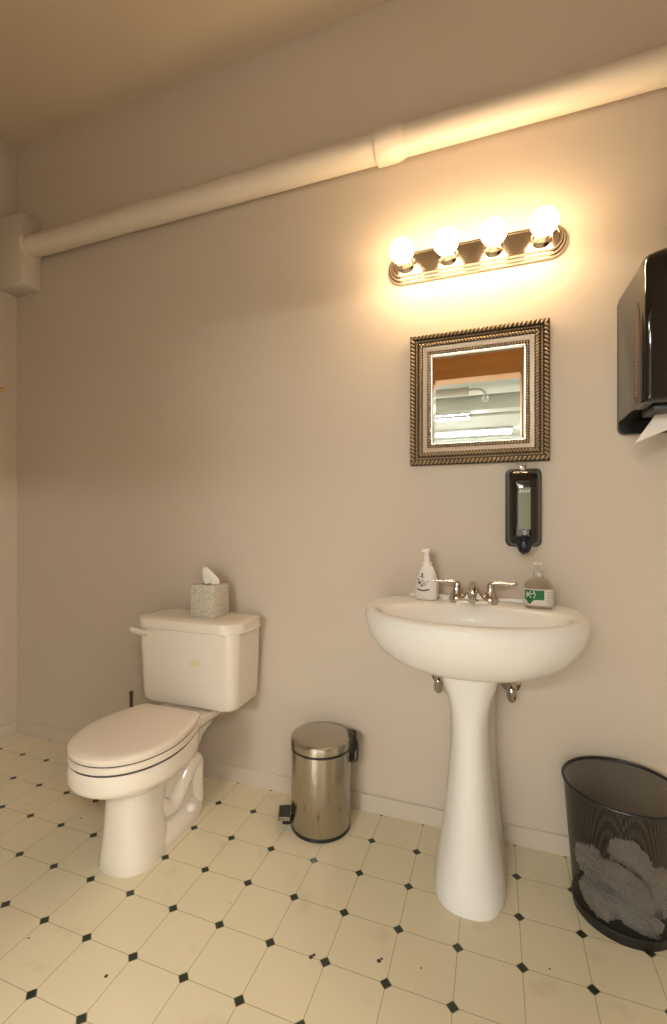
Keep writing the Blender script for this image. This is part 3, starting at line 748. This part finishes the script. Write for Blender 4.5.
tube(bm, [gpt(-.35+.12*math.sin(k/8*PI), .032+.024*k/8, .0012) for k in range(9)], .0012, 6)
obj('leaf_print', bm, M['labelw'], lb)
bm = B()
for k in range(7): wrap(bm, .42, 1.1-.12*(k % 3), .016+k*.006, .0176+k*.006, .0009, 6)
obj('text_print', bm, M['greyt'], lb)

# ------------------------------------------------------------------ mesh waste bin
WX, WY, WH, R0, R1 = 1.370, -.188, .361, .123, .151
t = thing('mesh_waste_bin', (WX, WY, 0), 'black wire mesh waste bin with paper towels under the towel dispenser', 'waste bin')
bm = B(); lathe(bm, [(R0+(R1-R0)*k/12, .012+(WH-.012)*k/12) for k in range(13)], (WX, WY, 0), 'Z', 72, cap0=False, cap1=False)
obj('mesh_side', bm, M['mesh'], t)
bm = B(); lathe(bm, [(R0-.004, .003), (R0+.003, 0), (R0+.004, .006), (R0+.005, .026), (R0+.003, .028), (R0-.002, .010), (.02, .008)], (WX, WY, 0), 'Z', 64); obj('base', bm, M['blackw'], t)
bm = B(); lathe(bm, [(R1+.0048*math.cos(a), WH+.0048*math.sin(a)) for a in [2*PI*k/12 for k in range(13)]], (WX, WY, 0), 'Z', 72, cap0=False, cap1=False); obj('rim', bm, M['blackw'], t)

# crumpled paper towels in the bin
def wad(c, r, sq_, seed, rot, tilt=0.):
    bm = B(); bmesh.ops.create_icosphere(bm, subdivisions=5, radius=1.)
    Rm = Matrix.Rotation(rot, 3, 'Z') @ Matrix.Rotation(rot*1.7, 3, 'X')
    Tl = Matrix.Rotation(tilt, 3, 'Y')
    off = Vector((seed*7.3, seed*3.1, seed*1.7))
    for v in bm.verts:
        p = Rm @ v.co; q0 = v.co.copy()
        n1 = noise.noise(p*1.3+off); n2 = abs(noise.noise(p*2.6+off*2)); n3 = abs(noise.noise(p*5+off)); n4 = abs(noise.noise(p*10+off*3))
        cellv = noise.cell(p*2.2+off)
        fold = abs(((p.x*1.1+p.z*1.6+noise.noise(p*1.5+off)*.9) * 1.6) % 1. - .5)
        v.co = q0*(1+.25*n1-.34*n2-.22*n3-.09*n4+.06*cellv+.26*fold)
        v.co = Tl @ Vector((v.co.x*sq_[0], v.co.y*sq_[1], v.co.z*sq_[2]))*r
    bmesh.ops.translate(bm, verts=bm.verts[:], vec=c)
    for v in bm.verts:           # the heap is held in by the bin
        d = Vector((v.co.x-WX, v.co.y-WY)); lim = R0-.006+(R1-R0)*max(0, v.co.z-.012)/(WH-.012)
        if d.length > lim: d *= lim/d.length; v.co.x, v.co.y = WX+d.x, WY+d.y
        v.co.z = max(v.co.z, .0095)
    o = obj('crumpled_paper_towel', bm, M['paper'], None, c, smooth=24)
    return o
W = [((-.066, -.050, .060), .048, (1.35, .95, .85), 1, 40, 'crumpled paper towel at the bottom left of the mesh bin, against the mesh'),
     ((.020, -.074, .050), .048, (1.4, .75, .80), 2, 25, 'crumpled paper towel at the bottom front of the mesh bin'),
     ((.074, .010, .052), .048, (1., 1., .9), 3, 0, 'crumpled paper towel low at the back right of the mesh bin'),
     ((-.026, .058, .052), .048, (1.2, 1., .9), 4, 0, 'crumpled paper towel low at the back left of the mesh bin'),
     ((-.080, -.022, .130), .044, (1.25, 1.0, .80), 5, 48, 'crumpled paper towel on the left of the heap, leaning on the mesh'),
     ((-.004, -.060, .120), .052, (1.65, .72, .60), 6, 32, 'long folded paper towel lying across the front of the heap'),
     ((.082, -.036, .118), .046, (1.1, 1.05, .95), 7, -10, 'crumpled paper towel on the right of the heap'),
     ((.018, .010, .158), .042, (1.35, 1., .85), 8, 25, 'crumpled paper towel peaking at the top of the heap')]
for p, r, q, sd, tl, lab in W:
    o = wad(Vector((WX+p[0], WY+p[1], p[2])), r, q, sd, sd*1.3, math.radians(tl))
    tag(o, lab, 'paper towel', 'crumpled paper towels in the mesh bin')

# ------------------------------------------------------------------ camera and output look
cam = bpy.data.cameras.new('camera'); co = bpy.data.objects.new('camera', cam); COL.objects.link(co)
co.location = (1.0263, -1.7123, 1.1189); co.rotation_euler = (PI/2, 0, .35072)
cam.sensor_fit = 'AUTO'; cam.sensor_width = 36.; cam.lens = 458.14/1024*36
cam.shift_x = (333.5-326.83)/1024; cam.shift_y = (520.32-512)/1024
cam.clip_start = .02
sc.camera = co
w = bpy.data.worlds.new('world'); sc.world = w; w.use_nodes = True
w.node_tree.nodes['Background'].inputs[0].default_value = (.05, .05, .05, 1)
vs = sc.view_settings
vs.view_transform = 'Standard'; vs.look = 'None'; vs.exposure = -.10; vs.gamma = 1.; vs.use_curve_mapping = False
